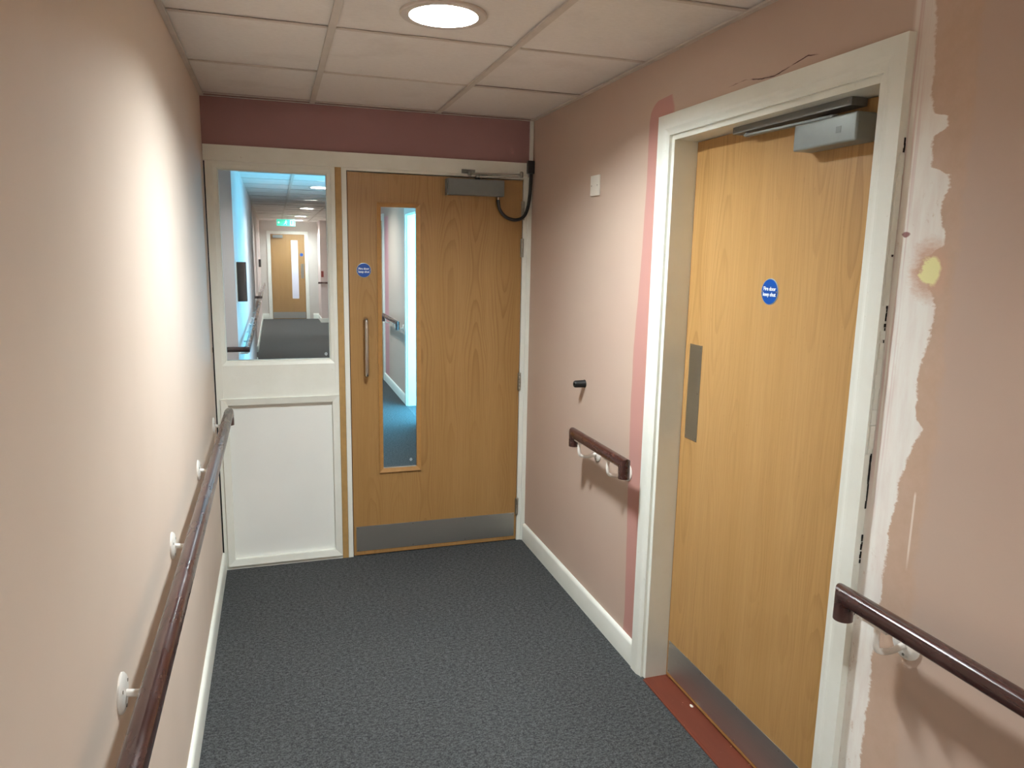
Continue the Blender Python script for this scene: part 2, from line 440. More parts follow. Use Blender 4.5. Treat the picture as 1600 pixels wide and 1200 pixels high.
def frame_y(bm, x0, x1, z0, z1, wd, y0, y1, bev=0.0, ib=0.0):
    """mitred rectangular frame in the xz plane; ib = the inner edge is set back by ib (chamfer)"""
    o = [(x0, z0), (x1, z0), (x1, z1), (x0, z1)]; i_ = [(x0 + wd, z0 + wd), (x1 - wd, z0 + wd), (x1 - wd, z1 - wd), (x0 + wd, z1 - wd)]
    F = [bm.verts.new((x, y0, z)) for x, z in o]; G = [bm.verts.new((x, y0 + ib, z)) for x, z in i_]
    A = [bm.verts.new((x, y1, z)) for x, z in o]; B = [bm.verts.new((x, y1, z)) for x, z in i_]
    for k in range(4):
        n = (k + 1) % 4
        bm.faces.new((F[k], F[n], G[n], G[k])); bm.faces.new((A[k], B[k], B[n], A[n]))
        bm.faces.new((F[k], A[k], A[n], F[n])); bm.faces.new((G[k], G[n], B[n], B[k]))
    return bm
def text_bm(lines, size, gap, M):
    """lines of lettering as flat mesh, transformed by matrix M (text lies in its own xy plane)"""
    bm = bmesh.new()
    for i, s in enumerate(lines):
        cu = bpy.data.curves.new('lettering', 'FONT'); cu.body = s; cu.size = size; cu.align_x = 'CENTER'; cu.align_y = 'CENTER'
        cu.extrude = 0.0002; cu.offset = size * 0.022; cu.space_character = 0.95
        o = bpy.data.objects.new('lettering', cu); COL.objects.link(o)
        dg = bpy.context.evaluated_depsgraph_get(); dg.update()
        me = o.evaluated_get(dg).to_mesh()
        b = bmesh.new(); b.from_mesh(me)
        for v in b.verts: v.co.y += (0.5 * (len(lines) - 1) - i) * gap
        merge(bm, b); o.evaluated_get(dg).to_mesh_clear()
        bpy.data.objects.remove(o); bpy.data.curves.remove(cu)
    bmesh.ops.transform(bm, matrix=M, verts=bm.verts[:])
    return bm
FACE_Y = lambda p: Matrix.Translation(p) @ Matrix.Rotation(PI / 2, 4, 'X')                                   # readable looking along +y
FACE_X = lambda p: Matrix.Translation(p) @ Matrix.Rotation(-PI / 2, 4, 'Z') @ Matrix.Rotation(PI / 2, 4, 'X')   # readable looking along +x

# ================================================================ setting
ext = (-1.3, W + 0.12)
bm = bmesh.new()
add_box(bm, -1.45, W, YBACK - .1, YFAR + .1, -0.12, 0.0)
add_box(bm, W, W + 1.2, 2.9, 4.2, -0.12, 0.0)
add_box(bm, W, W + .3, -2.52, -1.4, -0.12, -0.004)
obj('floor', bm, M_CARPET, kind='structure', label='dark grey speckled loop pile carpet of the corridor')

# left wall: near run, alcove, far runs
AL = 0.12
bm = bmesh.new()
add_box(bm, -AL, 0, YBACK, -0.0, 0, H + .2)
obj('wall_left', bm, M_WALL_L, kind='structure', label='pale pink plaster wall on the left of the near corridor')
bm = bmesh.new()
add_box(bm, -1.3, .022, 2.1, 2.1 + .1, 0, H + .2)
add_box(bm, -AL, .022, 2.2, 7.4, 0, H + .2)
add_box(bm, -1.3, -AL, 7.3, 7.4, 0, H + .2)
add_box(bm, -1.4, -1.3, 0.0, 15, 0, H + .2)
add_box(bm, -1.3, 0, 8.75, 8.85, 0, H + .2)
add_box(bm, -AL, 0, 8.85, YFAR, 0, H + .2)
add_box(bm, -1.3, -AL, -0.05, 0.0, 0, H + .2)
obj('wall_far_left', bm, M_FPINK, kind='structure', label='pale wall on the left beyond the glazed screen, with recesses')

# right wall with the recessed side door and the far opening
y0d, y1d, ztd = -2.4165, -1.4995, 2.047     # clear opening inside the lining
bm = bmesh.new()
g = 0.035
add_box(bm, W, W + .12, YBACK, y0d - g, 0, H + .2)
add_box(bm, W, W + .12, y0d - g, y1d + g, ztd + g, H + .2)
add_box(bm, W, W + .12, y1d + g, 3.10, 0, H + .2)
add_box(bm, W, W + .12, 3.10, 3.95, 2.04, H + .2)
add_box(bm, W, W + .12, 3.95, 13.9, 0, H + .2)
obj('wall_right', bm, M_WALL_R, kind='structure', label='pink wall on the right with patches of filler beside the door')
bm = box(1.335, W + .12, 13.9, 13.98, 0, H + .2); add_box(bm, 1.335, 1.415, 13.98, YFAR, 0, H + .2)
obj('wall_far_right', bm, M_FPINK, kind='structure', label='pink pier beside the distant door')
obj('wall_far', box(-.12, 1.5, YFAR, YFAR + .12, 0, H + .2), M_GREY, kind='structure', label='pale grey wall around the distant door')
obj('wall_back', box(-.12, W + .12, YBACK - .1, YBACK, 0, H + .2), M_WALL_L, kind='structure', label='wall closing the corridor behind')
obj('wall_end', box(0, W, 0.0, 0.10, 2.1284 - .03, H + .2), M_ROSE, kind='structure', label='dusty rose bulkhead above the glazed screen and door')

# ---- ceiling: tiles and grid
TP = 0.6193; GX = (0.5055, 0.5055 + TP); GY0 = -0.6554
TW = 0.024
def spans(lo, hi, cuts):
    c = [lo] + [q for q in cuts if lo + .02 < q < hi - .02] + [hi]
    return list(zip(c, c[1:]))
lamps = [(0.815, -6.9), (0.815, -4.65), (0.815, -1.535), (0.815, 1.25), (0.83, 4.87), (0.86, 9.14), (0.86, 12.1), (0.86, 14.2)]
RL = 0.110
def hole_tile(bm, x0, x1, y0, y1, z, cx, cy, r, seg=48):
    """flat tile with a round hole"""
    outer, inner = [], []
    for k in range(seg):
        a = 2 * PI * k / seg; dx, dy = math.cos(a), math.sin(a)
        tx = ((x1 - cx) / dx if dx > 1e-9 else (x0 - cx) / dx if dx < -1e-9 else 1e9)
        ty = ((y1 - cy) / dy if dy > 1e-9 else (y0 - cy) / dy if dy < -1e-9 else 1e9)
        s_ = min(tx, ty)
        outer.append(bm.verts.new((cx + dx * s_, cy + dy * s_, z))); inner.append(bm.verts.new((cx + dx * r, cy + dy * r, z)))
    for k in range(seg):
        n = (k + 1) % seg
        bm.faces.new((outer[k], outer[n], inner[n], inner[k]))
        o1, o2 = outer[k].co, outer[n].co
        if abs(o1.x - o2.x) > 1e-6 and abs(o1.y - o2.y) > 1e-6:
            cxn = x1 if max(o1.x, o2.x) > cx and abs(max(o1.x, o2.x) - x1) < 1e-6 else x0
            cyn = y1 if abs(max(o1.y, o2.y) - y1) < 1e-6 else y0
            c_ = bm.verts.new((cxn, cyn, z)); bm.faces.new((outer[k], c_, outer[n]))
bmc = bmesh.new(); bmg = bmesh.new(); bmv = bmesh.new()
zt = H + 0.006
def ceil_zone(ylo, yhi, first, xlo=0.0, xhi=W):
    ys = []; k = -40
    while k < 40: ys.append(first + k * TP); k += 1
    rows = spans(ylo, yhi, ys); cols_ = spans(xlo, xhi, [q for q in (GX[0] - 3 * TP, GX[0] - 2 * TP, GX[0] - TP, GX[0], GX[1])])
    for (a, b) in rows:
        for (c, d) in cols_:
            L = [q for q in lamps if a < q[1] < b and c < q[0] < d]
            dz = random.uniform(-.0015, .0025)
            a2, b2, c2, d2 = a + .004, b - .004, c + .004, d - .004
            if b > -0.01 and a < 0: b2 = b - (.027 if c < GX[1] - .1 else .021)            # open joint against the bulkhead
            if L: hole_tile(bmc, c2, d2, a2, b2, zt + dz, L[0][0], L[0][1], RL)
            else:
                vs = [bmc.verts.new(p) for p in ((c2, a2, zt + dz), (d2, a2, zt + dz), (d2, b2, zt + dz), (c2, b2, zt + dz))]; bmc.faces.new(vs)
            for q in L: pass
    for (a, b), (a_, b_) in zip(rows, rows[1:]):
        add_box(bmg, xlo, xhi, b - .0075, b + .0075, H + .0010, H + .005)
    for gx in [q for q in (GX[0] - 3 * TP, GX[0] - 2 * TP, GX[0] - TP, GX[0], GX[1]) if xlo < q < xhi]:
        add_box(bmg, gx - TW / 2, gx + TW / 2, ylo, yhi, H - .003, H + .004)
        add_box(bmg, gx - .003, gx + .003, ylo, yhi, H + .004, H + .02)
ceil_zone(YBACK, 0.0, GY0)
ceil_zone(0.1, YFAR, 0.42)
ceil_zone(0.1, 2.1, 0.42, -1.3, 0.0)
ceil_zone(7.4, 8.75, 0.42, -1.3, 0.0)
obj('ceiling', bmc, M_TILE, kind='structure', label='suspended ceiling of off-white mineral tiles')
for ys_, ye_ in ((YBACK, 0.0), (0.1, 2.1), (2.1, YFAR)):
    if not (ys_ == 0.1): add_box(bmg, 0, .019, ys_, ye_, H - .004, H + .003)
    add_box(bmg, W - .019, W, ys_, ye_, H - .004, H + .003)
add_box(bmg, .019, W - .019, -.0185, 0, H - .003, H - .001)
obj('trim_1', bmg, M_GRID, kind='structure', label='metal grid and wall angles carrying the ceiling tiles')
obj('ceiling_void', box(-1.42, W + .2, YBACK, YFAR, H + .17, H + .22), M_GAP, kind='structure', label='dark void above the ceiling tiles')

# ---- skirtings
def skirt(bm, a, b, nx, ny, h=.1025, th=.0157):
    """skirting from a to b (xy), normal (nx, ny) into the room"""
    prof = [(0, 0), (th, 0), (th, h - .016), (th * .82, h - .006), (th * .5, h - .001), (th * .2, h), (0, h)]
    r = []
    for (x, y) in (a, b): r.append([bm.verts.new((x + nx * d, y + ny * d, z)) for d, z in prof])
    n = len(prof)
    for k in range(n): bm.faces.new((r[0][k], r[0][(k + 1) % n], r[1][(k + 1) % n], r[1][k]))
    bm.faces.new(r[0]); bm.faces.new(r[1][::-1])
bm = bmesh.new(); skirt(bm, (0, YBACK), (0, -0.012), 1, 0)
obj('baseboard_left', bm, M_WHITE, smooth=True, kind='structure', label='white skirting board along the left wall')
bm = bmesh.new(); skirt(bm, (W, -1.409), (W, -0.012), -1, 0)
obj('baseboard_right', bm, M_WHITE, smooth=True, kind='structure', label='white skirting board between the two doors')
bm = bmesh.new(); skirt(bm, (W, YBACK), (W, -2.507), -1, 0)
obj('baseboard_near_right', bm, M_WHITE, smooth=True, kind='structure', label='white skirting board right of the side door')
bm = bmesh.new()
skirt(bm, (W, 0.12), (W, 3.03), -1, 0); skirt(bm, (W, 4.02), (W, 5.62), -1, 0); skirt(bm, (W, 6.75), (W, 13.9), -1, 0)
skirt(bm, (1.335, 13.9), (W, 13.9), 0, -1); skirt(bm, (1.335, 13.9), (1.335, YFAR), -1, 0)
skirt(bm, (.022, 2.1), (.022, 7.4), 1, 0); skirt(bm, (-1.3, 2.1), (.022, 2.1), 0, -1)
skirt(bm, (0, 8.75), (0, YFAR), 1, 0); skirt(bm, (-1.3, 8.75), (0, 8.75), 0, -1)
skirt(bm, (0, YFAR), (.2, YFAR), 0, -1, .13); skirt(bm, (1.20, YFAR), (1.335, YFAR), 0, -1, .13)
obj('baseboard_far', bm, M_WHITE, smooth=True, kind='structure', label='white skirting boards of the corridor beyond the screen')

# ================================================================ end screen
# head board, frame members
HB = 2.0560; HT = 2.1284
obj('trim_2', box(0.002, 1.6155, -.014, 0.10, HB, HT, bev=.0015), M_WHITE, kind='structure', label='white head board across the glazed screen and door')
# sidelight window
w1 = thing('window_1', 'white timber sidelight with a tall clear pane above a solid white panel', None, (0.3, .03, 0), kind='structure')
del w1['label']; w1['label'] = 'white timber sidelight with clear pane above a solid white panel'
bm = bmesh.new()
X0, X1 = 0.007, 0.6055
add_box(bm, X0, 0.041, 0.0, 0.09, 0, HB, bev=.001)
add_box(bm, 0.6055 - .020, X1, 0.0, 0.09, 0, HB, bev=.001)
add_box(bm, 0.041, 0.5855, 0.0, 0.09, 2.040, HB)
add_box(bm, 0.041, 0.5855, 0.001, 0.09, 0.878, 1.073)
add_box(bm, 0.041, 0.5855, 0.002, 0.09, 0.0, 0.022)
obj('frame', bm, M_WHITE, w1)
bm = frame_y(bmesh.new(), .041, .5855, 1.073, 2.040, .017, .004, .06, ib=.006)
bd = obj('glazing_bead', bm, M_WHITE, w1)
bm = frame_y(bmesh.new(), .058, .5685, 1.090, 2.023, .006, .022, .05)
obj('glazing_gasket', bm, M_WHITE, w1)
gp = obj('glass_pane', box(.060, .5665, .036, .042, 1.092, 2.021), M_GLASS, w1)
obj('infill_panel', box(.041, .5855, .020, .05, .022, .878), M_WHITEP, w1)
bm = frame_y(bmesh.new(), .026, .604, .020, .905, .034, -.009, .021, ib=.007)
obj('panel_moulding', bm, M_WHITE, w1)
# small etched stamps on the panes
def stamp(x, y, z, par):
    bm = bmesh.new()
    frame_y(bm, x - .007, x + .007, z - .004, z + .004, .0015, y, y + .0004)
    add_box(bm, x - .0035, x + .0035, y, y + .0004, z + .006, z + .008)
    add_box(bm, x - .0035, x + .0035, y, y + .0004, z - .008, z - .006)
    add_box(bm, x - .002, x + .002, y, y + .0004, z - .0015, z + .0015)
    return obj('etched_stamp', bm, M_ETCH, par)
stamp(.545, .0352, 1.118, gp)
# timber strip
obj('trim_3', box(.6065, .6365, -.001, .09, 0, HB, bev=.0008), M_STRIP, kind='structure', label='bare yellow timber strip between sidelight and door frame')
# dark open joint beside the sidelight
obj('trim_4', box(0.0, .007, .02, .09, 0, HB), M_GAP, kind='structure', label='narrow dark joint between left wall and sidelight')
# door 1 frame
bm = bmesh.new()
add_box(bm, .6375, .6625, 0.0, .10, 0, HB, bev=.001)
add_box(bm, 1.5975, 1.6215, 0.0, .10, 0, HB, bev=.001)
add_box(bm, .6625, 1.5975, 0.0, .10, 2.0435, HB)
add_box(bm, .6625, .6745, .052, .10, 0, 2.0435); add_box(bm, 1.5855, 1.5975, .052, .10, 0, 2.0435); add_box(bm, .6745, 1.5855, .052, .10, 2.0315, 2.0435)
add_box(bm, 1.6215, W, -.006, .10, 0, HB, bev=.0012)
obj('trim_5', bm, M_WHITE, kind='structure', label='white frame around the corridor fire door')

def vision_door_leaf(bm, x0, x1, z0, z1, y0, y1, vx0, vx1, vz0, vz1):
    add_box(bm, x0, vx0, y0, y1, z0, z1); add_box(bm, vx1, x1, y0, y1, z0, z1)
    add_box(bm, vx0, vx1, y0, y1, z0, vz0); add_box(bm, vx0, vx1, y0, y1, vz1, z1)
def round_sign(parent, c, r, facing, lettering=True, name='fire_door_sign'):
    ax = 'y' if facing == 'y' else 'x'
    s = obj(name, lathe([(0, 0), (r, 0), (r, -.001), (r * .93, -.0016), (0, -.0016)], c, ax, 48), M_RIM, parent, label='blue round sign reading Fire door keep shut' if lettering else None)
    c2 = Vector(c) + (Vector((0, -.0017, 0)) if ax == 'y' else Vector((-.0017, 0, 0)))
    obj('sign_face', lathe([(0, 0), (r * .93, 0), (r * .93, -.0004), (0, -.0004)], c2, ax, 48), M_BLUE, s)
    if lettering:
        c3 = c2 + (Vector((0, -.0007, 0)) if ax == 'y' else Vector((-.0007, 0, 0)))
        M_ = FACE_Y(c3) if ax == 'y' else FACE_X(c3)
        obj('sign_lettering', text_bm(['Fire door', 'keep shut'], r * .40, r * .42, M_), M_WHT, s)
        for sg in (-1, 1):
            p = c3 + (Vector((sg * r * .82, 0, 0)) if ax == 'y' else Vector((0, sg * r * .82, 0)))
            screw(s, p, ax, .0028, -.0006, 'sign_pin')
    return s

# ---- door 1
YF = 0.004                                # face of the leaf
dx0, dx1 = .6665, 1.5940
d1 = thing('door_1', 'beech veneered fire door with a tall narrow glass panel, closing the corridor', None, (1.13, .02, 0), kind='structure')
bm = bmesh.new(); vision_door_leaf(bm, dx0 + .002, dx1 - .002, .008, 2.038, YF, YF + .044, .822, 1.022, .480, 1.882)
obj('door_leaf', bm, M_BEECH1, d1)
bm = bmesh.new(); add_box(bm, dx0, dx0 + .002, YF, YF + .044, .006, 2.04); add_box(bm, dx1 - .002, dx1, YF, YF + .044, .006, 2.04); add_box(bm, dx0, dx1, YF - .0002, YF + .044, .006, .010)
obj('edge_lipping', bm, M_LIP, d1)
bm = frame_y(bmesh.new(), .809, 1.035, .468, 1.894, .022, YF - .010, YF + .016, ib=.007)
obj('glazing_bead', bm, M_BEAD, d1)
gl1 = obj('glass_pane', box(.822, 1.022, YF + .018, YF + .025, .480, 1.882), M_GLASS, d1)
stamp(.984, YF + .0172, .524, gl1)
bm = box(dx0 + .013, 1.582, YF - .0017, YF, .028, .169, bev=.0004)
kp = obj('kick_plate', bm, M_STEEL, d1)
for x in (.688, .99, 1.29, 1.575):
    for z in (.036, .161): screw(kp, (x, YF - .0017, z), 'y')
# pull handle
hx = .7455; pts = []
for k in range(7): a = PI / 2 * k / 6; pts.append((hx, YF - .05 + .022 * (1 - math.sin(a)) , 1.303 + .0 - .022 + .022 * math.sin(a) * 0 + .022 * 0))
def dpull(x, z0, z1, y, st=.052, r=.0098, c=.020):
    P = [(x, y, z0)]
    for k in range(7):
        a = PI / 2 * k / 6; P.append((x, y - st + c - c * math.sin(a), z0 + c - c * math.cos(a)))
    for k in range(7):
        a = PI / 2 * k / 6; P.append((x, y - st + c - c * math.cos(a), z1 - c + c * math.sin(a)))
    P.append((x, y, z1)); return tube(P, r, seg=18)
obj('pull_handle', dpull(hx, 1.005, 1.303, YF), M_CHROME, d1, smooth=True)
round_sign(d1, (.7415, YF, 1.551), .0375, 'y')
# hinges
for (za, zb) in ((1.832, 1.928), (1.632, 1.732), (.888, .996), (.150, .262)):
    bm = bmesh.new()
    zc_ = (za + zb) / 2; hh = .05
    pr_ = [(0, 0)]
    for k in range(5): pr_ += [(.0055, k * .02), (.0062, k * .02 + .001), (.0062, k * .02 + .019), (.0055, k * .02 + .02)]
    add_lathe(bm, pr_ + [(0, .1)], (1.5955, -.004, zc_ - hh), 'z', 14)
    add_box(bm, 1.5965, 1.6045, -.0022, -.0002, zc_ - hh, zc_ + hh)
    add_box(bm, 1.5870, 1.5955, YF - .0022, YF, zc_ - hh, zc_ + hh)
    obj('hinge', bm, M_STEEL_D, d1, smooth=True)
# closer
cl = obj('door_closer', box(1.172, 1.475, YF - .052, YF, 1.946, 2.028, bev=.002), M_CLOSER, d1)
bm = box(1.166, 1.1725, YF - .040, YF, 1.943, 2.026); obj('closer_cover_edge', bm, M_DGREY, cl)
bm = lathe([(0, 2.028), (.015, 2.028), (.015, 2.034), (.011, 2.038), (0, 2.038)], (1.335, YF - .026, 0), 'z', 20)
obj('spindle', bm, M_BLACKP, cl, smooth=True)
def bar(bm, a, b, w, th):
    a, b = Vector(a), Vector(b); d = (b - a).normalized(); s_ = Vector((-d.y, d.x, 0)).normalized() * w / 2; u = Vector((0, 0, th / 2))
    q = [bm.verts.new(p + sg1 * s_ + sg2 * u) for p in (a, b) for sg1 in (-1, 1) for sg2 in (-1, 1)]
    for f in ((0, 1, 3, 2), (4, 6, 7, 5), (0, 4, 5, 1), (2, 3, 7, 6), (0, 2, 6, 4), (1, 5, 7, 3)): bm.faces.new([q[i] for i in f])
bm = bmesh.new()
bar(bm, (1.335, YF - .026, 2.041), (1.555, YF - .085, 2.049), .016, .006)
add_lathe(bm, [(0, 0), (.011, 0), (.011, .012), (.006, .014), (0, .014)], (1.335, YF - .026, 2.036), 'z', 16)
bar(bm, (1.562, YF - .087, 2.060), (1.283, YF - .060, 2.056), .013, .006)
add_lathe(bm, [(0, 0), (.009, 0), (.009, .026), (.005, .030), (0, .030)], (1.557, YF - .086, 2.044), 'z', 16)
obj('closer_arm', bm, M_ARM, cl)
bm = bmesh.new()
add_box(bm, 1.250, 1.322, -.019, -.014, 2.058, 2.078); add_box(bm, 1.262, 1.306, -.058, -.014, 2.058, 2.063)
add_lathe(bm, [(0, 0), (.009, 0), (.009, .022), (0, .022)], (1.283, -.056, 2.042), 'z', 14)
obj('arm_bracket', bm, M_DGREY, cl)
# cable gland under closer
bm = lathe([(0, 0), (.006, 0), (.006, .012), (.008, .013), (.008, .022), (0, .022)], (1.449, YF - .026, 1.925), 'z', 14)
obj('cable_gland', bm, M_CHROME, cl, smooth=True)

# conduit, junction box and cable loop in the corner
obj('cable_conduit', box(1.6245, 1.6415, -.020, -.0005, 2.128, H - .004, bev=.001), M_WHITE, label='thin white vertical conduit in the corner above the black box', cat='conduit')
jb = obj('junction_box', box(1.6065, 1.6445, -.040, -.0145, 2.072, 2.139, bev=.003), M_BLACKP, label='small black cable entry box in the corner above the corridor door', cat='junction box')
cp = [(1.449, -.022, 1.930), (1.450, -.022, 1.918), (1.455, -.023, 1.890), (1.470, -.026, 1.862), (1.495, -.03, 1.840), (1.529, -.034, 1.829), (1.560, -.034, 1.831),
      (1.585, -.033, 1.843), (1.602, -.031, 1.865), (1.614, -.029, 1.897), (1.621, -.028, 1.935), (1.626, -.026, 1.98), (1.629, -.025, 2.03), (1.630, -.025, 2.080)]
def smooth_pts(P, n=4):
    P = [Vector(p) for p in P]; out = []
    for i in range(len(P) - 1):
        a, b, c, d = P[max(i - 1, 0)], P[i], P[i + 1], P[min(i + 2, len(P) - 1)]
        for k in range(n):
            u = k / n
            out.append(.5 * ((2 * b) + (-a + c) * u + (2 * a - 5 * b + 4 * c - d) * u * u + (-a + 3 * b - 3 * c + d) * u ** 3))
    out.append(P[-1]); return out
obj('cable', tube(smooth_pts(cp), .0088, seg=14), M_BLACK, smooth=True, label='black flexible cable looping from door closer up to the corner box', cat='cable')

# ================================================================ side door (door 2)
# lining
LZ = ztd
bm = bmesh.new()
add_box(bm, W - .002, W + .17, y1d, y1d + g, 0, LZ + g, bev=.001)
add_box(bm, W - .002, W + .17, y0d - g, y0d, 0, LZ + g, bev=.001)
add_box(bm, W - .002, W + .17, y0d, y1d, LZ, LZ + g)
add_box(bm, D2 + .048, D2 + .06, y0d, y1d, LZ - .012, LZ); add_box(bm, D2 + .048, D2 + .06, y0d, y0d + .012, 0, LZ); add_box(bm, D2 + .048, D2 + .06, y1d - .012, y1d, 0, LZ)
obj('trim_6', bm, M_WHITE, kind='structure', label='white lining around the recessed side door')
# architrave, mitred, with a moulded inner edge
def architrave_x(xw, ya, yb, zt_, wl, wr, wt, th=.0203):
    """ya < yb outer edges, frame on plane x = xw facing -x"""
    prof = [(0, 0), (0, th), (.10, th), (.55, th), (.68, th * .93), (.80, th * .72), (.90, th * .62), (1, th * .62), (1, 0)]
    bm = bmesh.new(); rings = []
    for st_ in range(4):
        r = []
        for f, d in prof:
            if st_ == 0: r.append((xw - d, yb - f * wl, 0))
            elif st_ == 1: r.append((xw - d, yb - f * wl, zt_ - f * wt))
            elif st_ == 2: r.append((xw - d, ya + f * wr, zt_ - f * wt))
            else: r.append((xw - d, ya + f * wr, 0))
        rings.append([bm.verts.new(p) for p in r])
    n = len(prof)
    for a, b in zip(rings, rings[1:]):
        for k in range(n): bm.faces.new((a[k], a[(k + 1) % n], b[(k + 1) % n], b[k]))
    bm.faces.new(rings[0]); bm.faces.new(rings[-1][::-1])
    return bm
obj('trim_7', architrave_x(W, -2.5052, -1.4098, 2.1344, .072, .070, .070), M_WHITE, kind='structure', label='wide white architrave around the side door')
# leaf
d2 = thing('door_2', 'beech veneered flush fire door in the right wall with push plate', None, (D2 + .02, -1.958, 0), kind='structure')
bm = box(D2, D2 + .044, y0d + .003, y1d - .003, .014, LZ - .003); obj('door_leaf', bm, M_BEECH2, d2)
bm = box(D2 - .0004, D2 + .044, y0d + .003, y1d - .003, .010, .0175); add_box(bm, D2 - .0003, D2 + .04, y1d - .0045, y1d - .0025, .012, LZ - .003)
obj('edge_lipping', bm, M_LIP, d2)
kp2 = obj('kick_plate', box(D2 - .0017, D2, y0d + .012, y1d - .012, .024, .159, bev=.0004), M_STEEL, d2)
for y in (-1.52, -1.74, -1.96, -2.18, -2.39):
    for z in (.034, .150): screw(kp2, (D2 - .0017, y, z), 'x')
pp = obj('push_plate', box(D2 - .0017, D2, -1.6125, -1.5325, .988, 1.338, bev=.0006), M_STEEL_D, d2)
for y, z in ((-1.540, .998), (-1.605, .998), (-1.540, 1.328), (-1.605, 1.328), (-1.6, 1.163)): screw(pp, (D2 - .0017, y, z), 'x')
round_sign(d2, (D2, -1.960, 1.547), .0405, 'x')
# closer with slide track
cl2 = obj('door_closer', box(D2 - .062, D2, -2.322, -2.090, 1.936, 2.006, bev=.006, seg=3), M_SILVER, d2, smooth=True)
bm = bmesh.new()
add_box(bm, D2 - .0626, D2 - .0618, -2.270, -2.252, 1.962, 1.978); obj('closer_badge', bm, M_CLOSER, cl2)
bm = bmesh.new()
add_box(bm, D2 - .050, D2 - .001, -2.285, -1.782, 2.026, 2.047, bev=.001)
obj('slide_track', bm, M_DGREY, cl2)
bm = bmesh.new()
bar(bm, (D2 - .028, -2.20, 2.014), (D2 - .036, -1.835, 2.017), .020, .006)
add_lathe(bm, [(0, 0), (.012, 0), (.012, .012), (0, .012)], (D2 - .028, -2.20, 2.005), 'z', 16)
add_lathe(bm, [(0, 0), (.008, 0), (.008, .012), (0, .012)], (D2 - .036, -1.84, 2.013), 'z', 16)
obj('closer_arm', bm, M_SILVER, cl2)
for y in (-2.272, -1.792): screw(cl2, (D2 - .0500, y, 2.0365), 'x')
# threshold
obj('trim_8', boxes((W - .004, D2 + .05, y0d, y1d, -.01, .0045), (W - .014, W + .004, y0d + .02, y1d - .004, -.004, .0035)), M_THRESH, kind='structure', label='red brown threshold strip under the side door')
bm = bmesh.new(); bmesh.ops.create_icosphere(bm, subdivisions=2, radius=.006)
for v in bm.verts: v.co = Vector((v.co.x * 1.0 + D2 - .014, v.co.y * 1.7 - 1.715, v.co.z * .45 + .0068)) + Vector((random.uniform(-.001, .001), random.uniform(-.001, .001), 0))
obj('plaster_crumb', bm, M_CRUMB, label='tiny pale plaster crumb lying on the red brown threshold', cat='crumb')
obj('room_behind', boxes((W + .3, W + .36, -2.6, -1.3, -.05, H), (W + .12, W + .36, -2.66, -2.6, -.05, H), (W + .12, W + .36, -1.3, -1.24, -.05, H), (W + .12, W + .36, -2.66, -1.24, H, H + .05)), M_GAP, kind='structure', label='dark space behind the side door')
# torn caulk along the near edge of the architrave
bm = bmesh.new()
for k in range(34):
    z = random.choice((1.2, 1.33, 1.45, 1.62, 1.73, 1.82)) + random.uniform(-.07, .07)
    w_ = random.uniform(.0015, .0035); h_ = random.uniform(.006, .03)
    b = box(W - .012 - random.uniform(0, .004), W - .0005, -2.5062 - w_, -2.5050, z - h_, z + h_, bev=.0006)
    for v in b.verts: v.co.y += random.uniform(-.0012, .0004); v.co.x += random.uniform(-.0012, 0)
    merge(bm, b)
obj('trim_9', bm, M_WHITE, kind='structure', label='torn strips of caulk along the side door architrave')

bm = bmesh.new()
rc = random.Random(8)
for z, h_ in ((1.86, .05), (1.78, .03), (1.70, .035), (1.60, .06), (1.52, .025), (1.43, .05), (1.18, .05), (1.10, .04), (.95, .03), (.80, .02)):
    for k in range(9):
        zz = z + (k / 4 - 1) * h_ + rc.uniform(-.004, .004); w_ = rc.uniform(.0018, .0045)
        add_box(bm, W - w_, W + .001, -2.5062 - rc.uniform(0, .0012), -2.5045, zz - h_ * .16, zz + h_ * .16)
obj('trim_12', bm, M_GAP, kind='structure', label='dark open cracks between the architrave and the wall')

# ================================================================ handrails
RR = .0225
def wall_bracket(parent, wx, wy, z, rx, rz, side, jhook=False):
    """round wall plate on plane x = wx; arm out and up to the rail at rx, rz. side = +1 room is +x"""
    b = obj('bracket', bmesh_arm(wx, wy, z, rx, rz, side, jhook), M_BRACKET, parent, smooth=True)
    s_ = side
    prof = [(0, 0), (.038, 0), (.038, .003 * s_), (.034, .007 * s_), (.018, .009 * s_), (0, .010 * s_)]
    pl_ = obj('wall_plate', lathe(prof, (wx, wy, z), 'x', 32), M_BRACKET, b, smooth=True)
    for k in range(3):
        a = 2 * PI * k / 3 + .5
        obj('screw', lathe([(0, .0092 * s_), (.0034, .009 * s_), (.0036, .006 * s_)], (wx, wy + .026 * math.cos(a), z + .026 * math.sin(a)), 'x', 10), M_SCREW, b, smooth=True)
    return b
def bmesh_arm(wx, wy, z, rx, rz, side, jhook):
    dx = rx - wx
    P = [(wx + .002 * side, wy, z), (wx + dx * .45, wy, z - (.004 if not jhook else .012)), (wx + dx * .85, wy, z - (.002 if not jhook else .008)), (rx, wy, z + .010), (rx, wy, rz - RR + .004)]
    bm = tube(smooth_pts(P, 5), .0072, seg=12)
    add_box(bm, rx - .011, rx + .011, wy - .035, wy + .035, rz - RR - .003, rz - RR + .004, bev=.0012)
    return bm
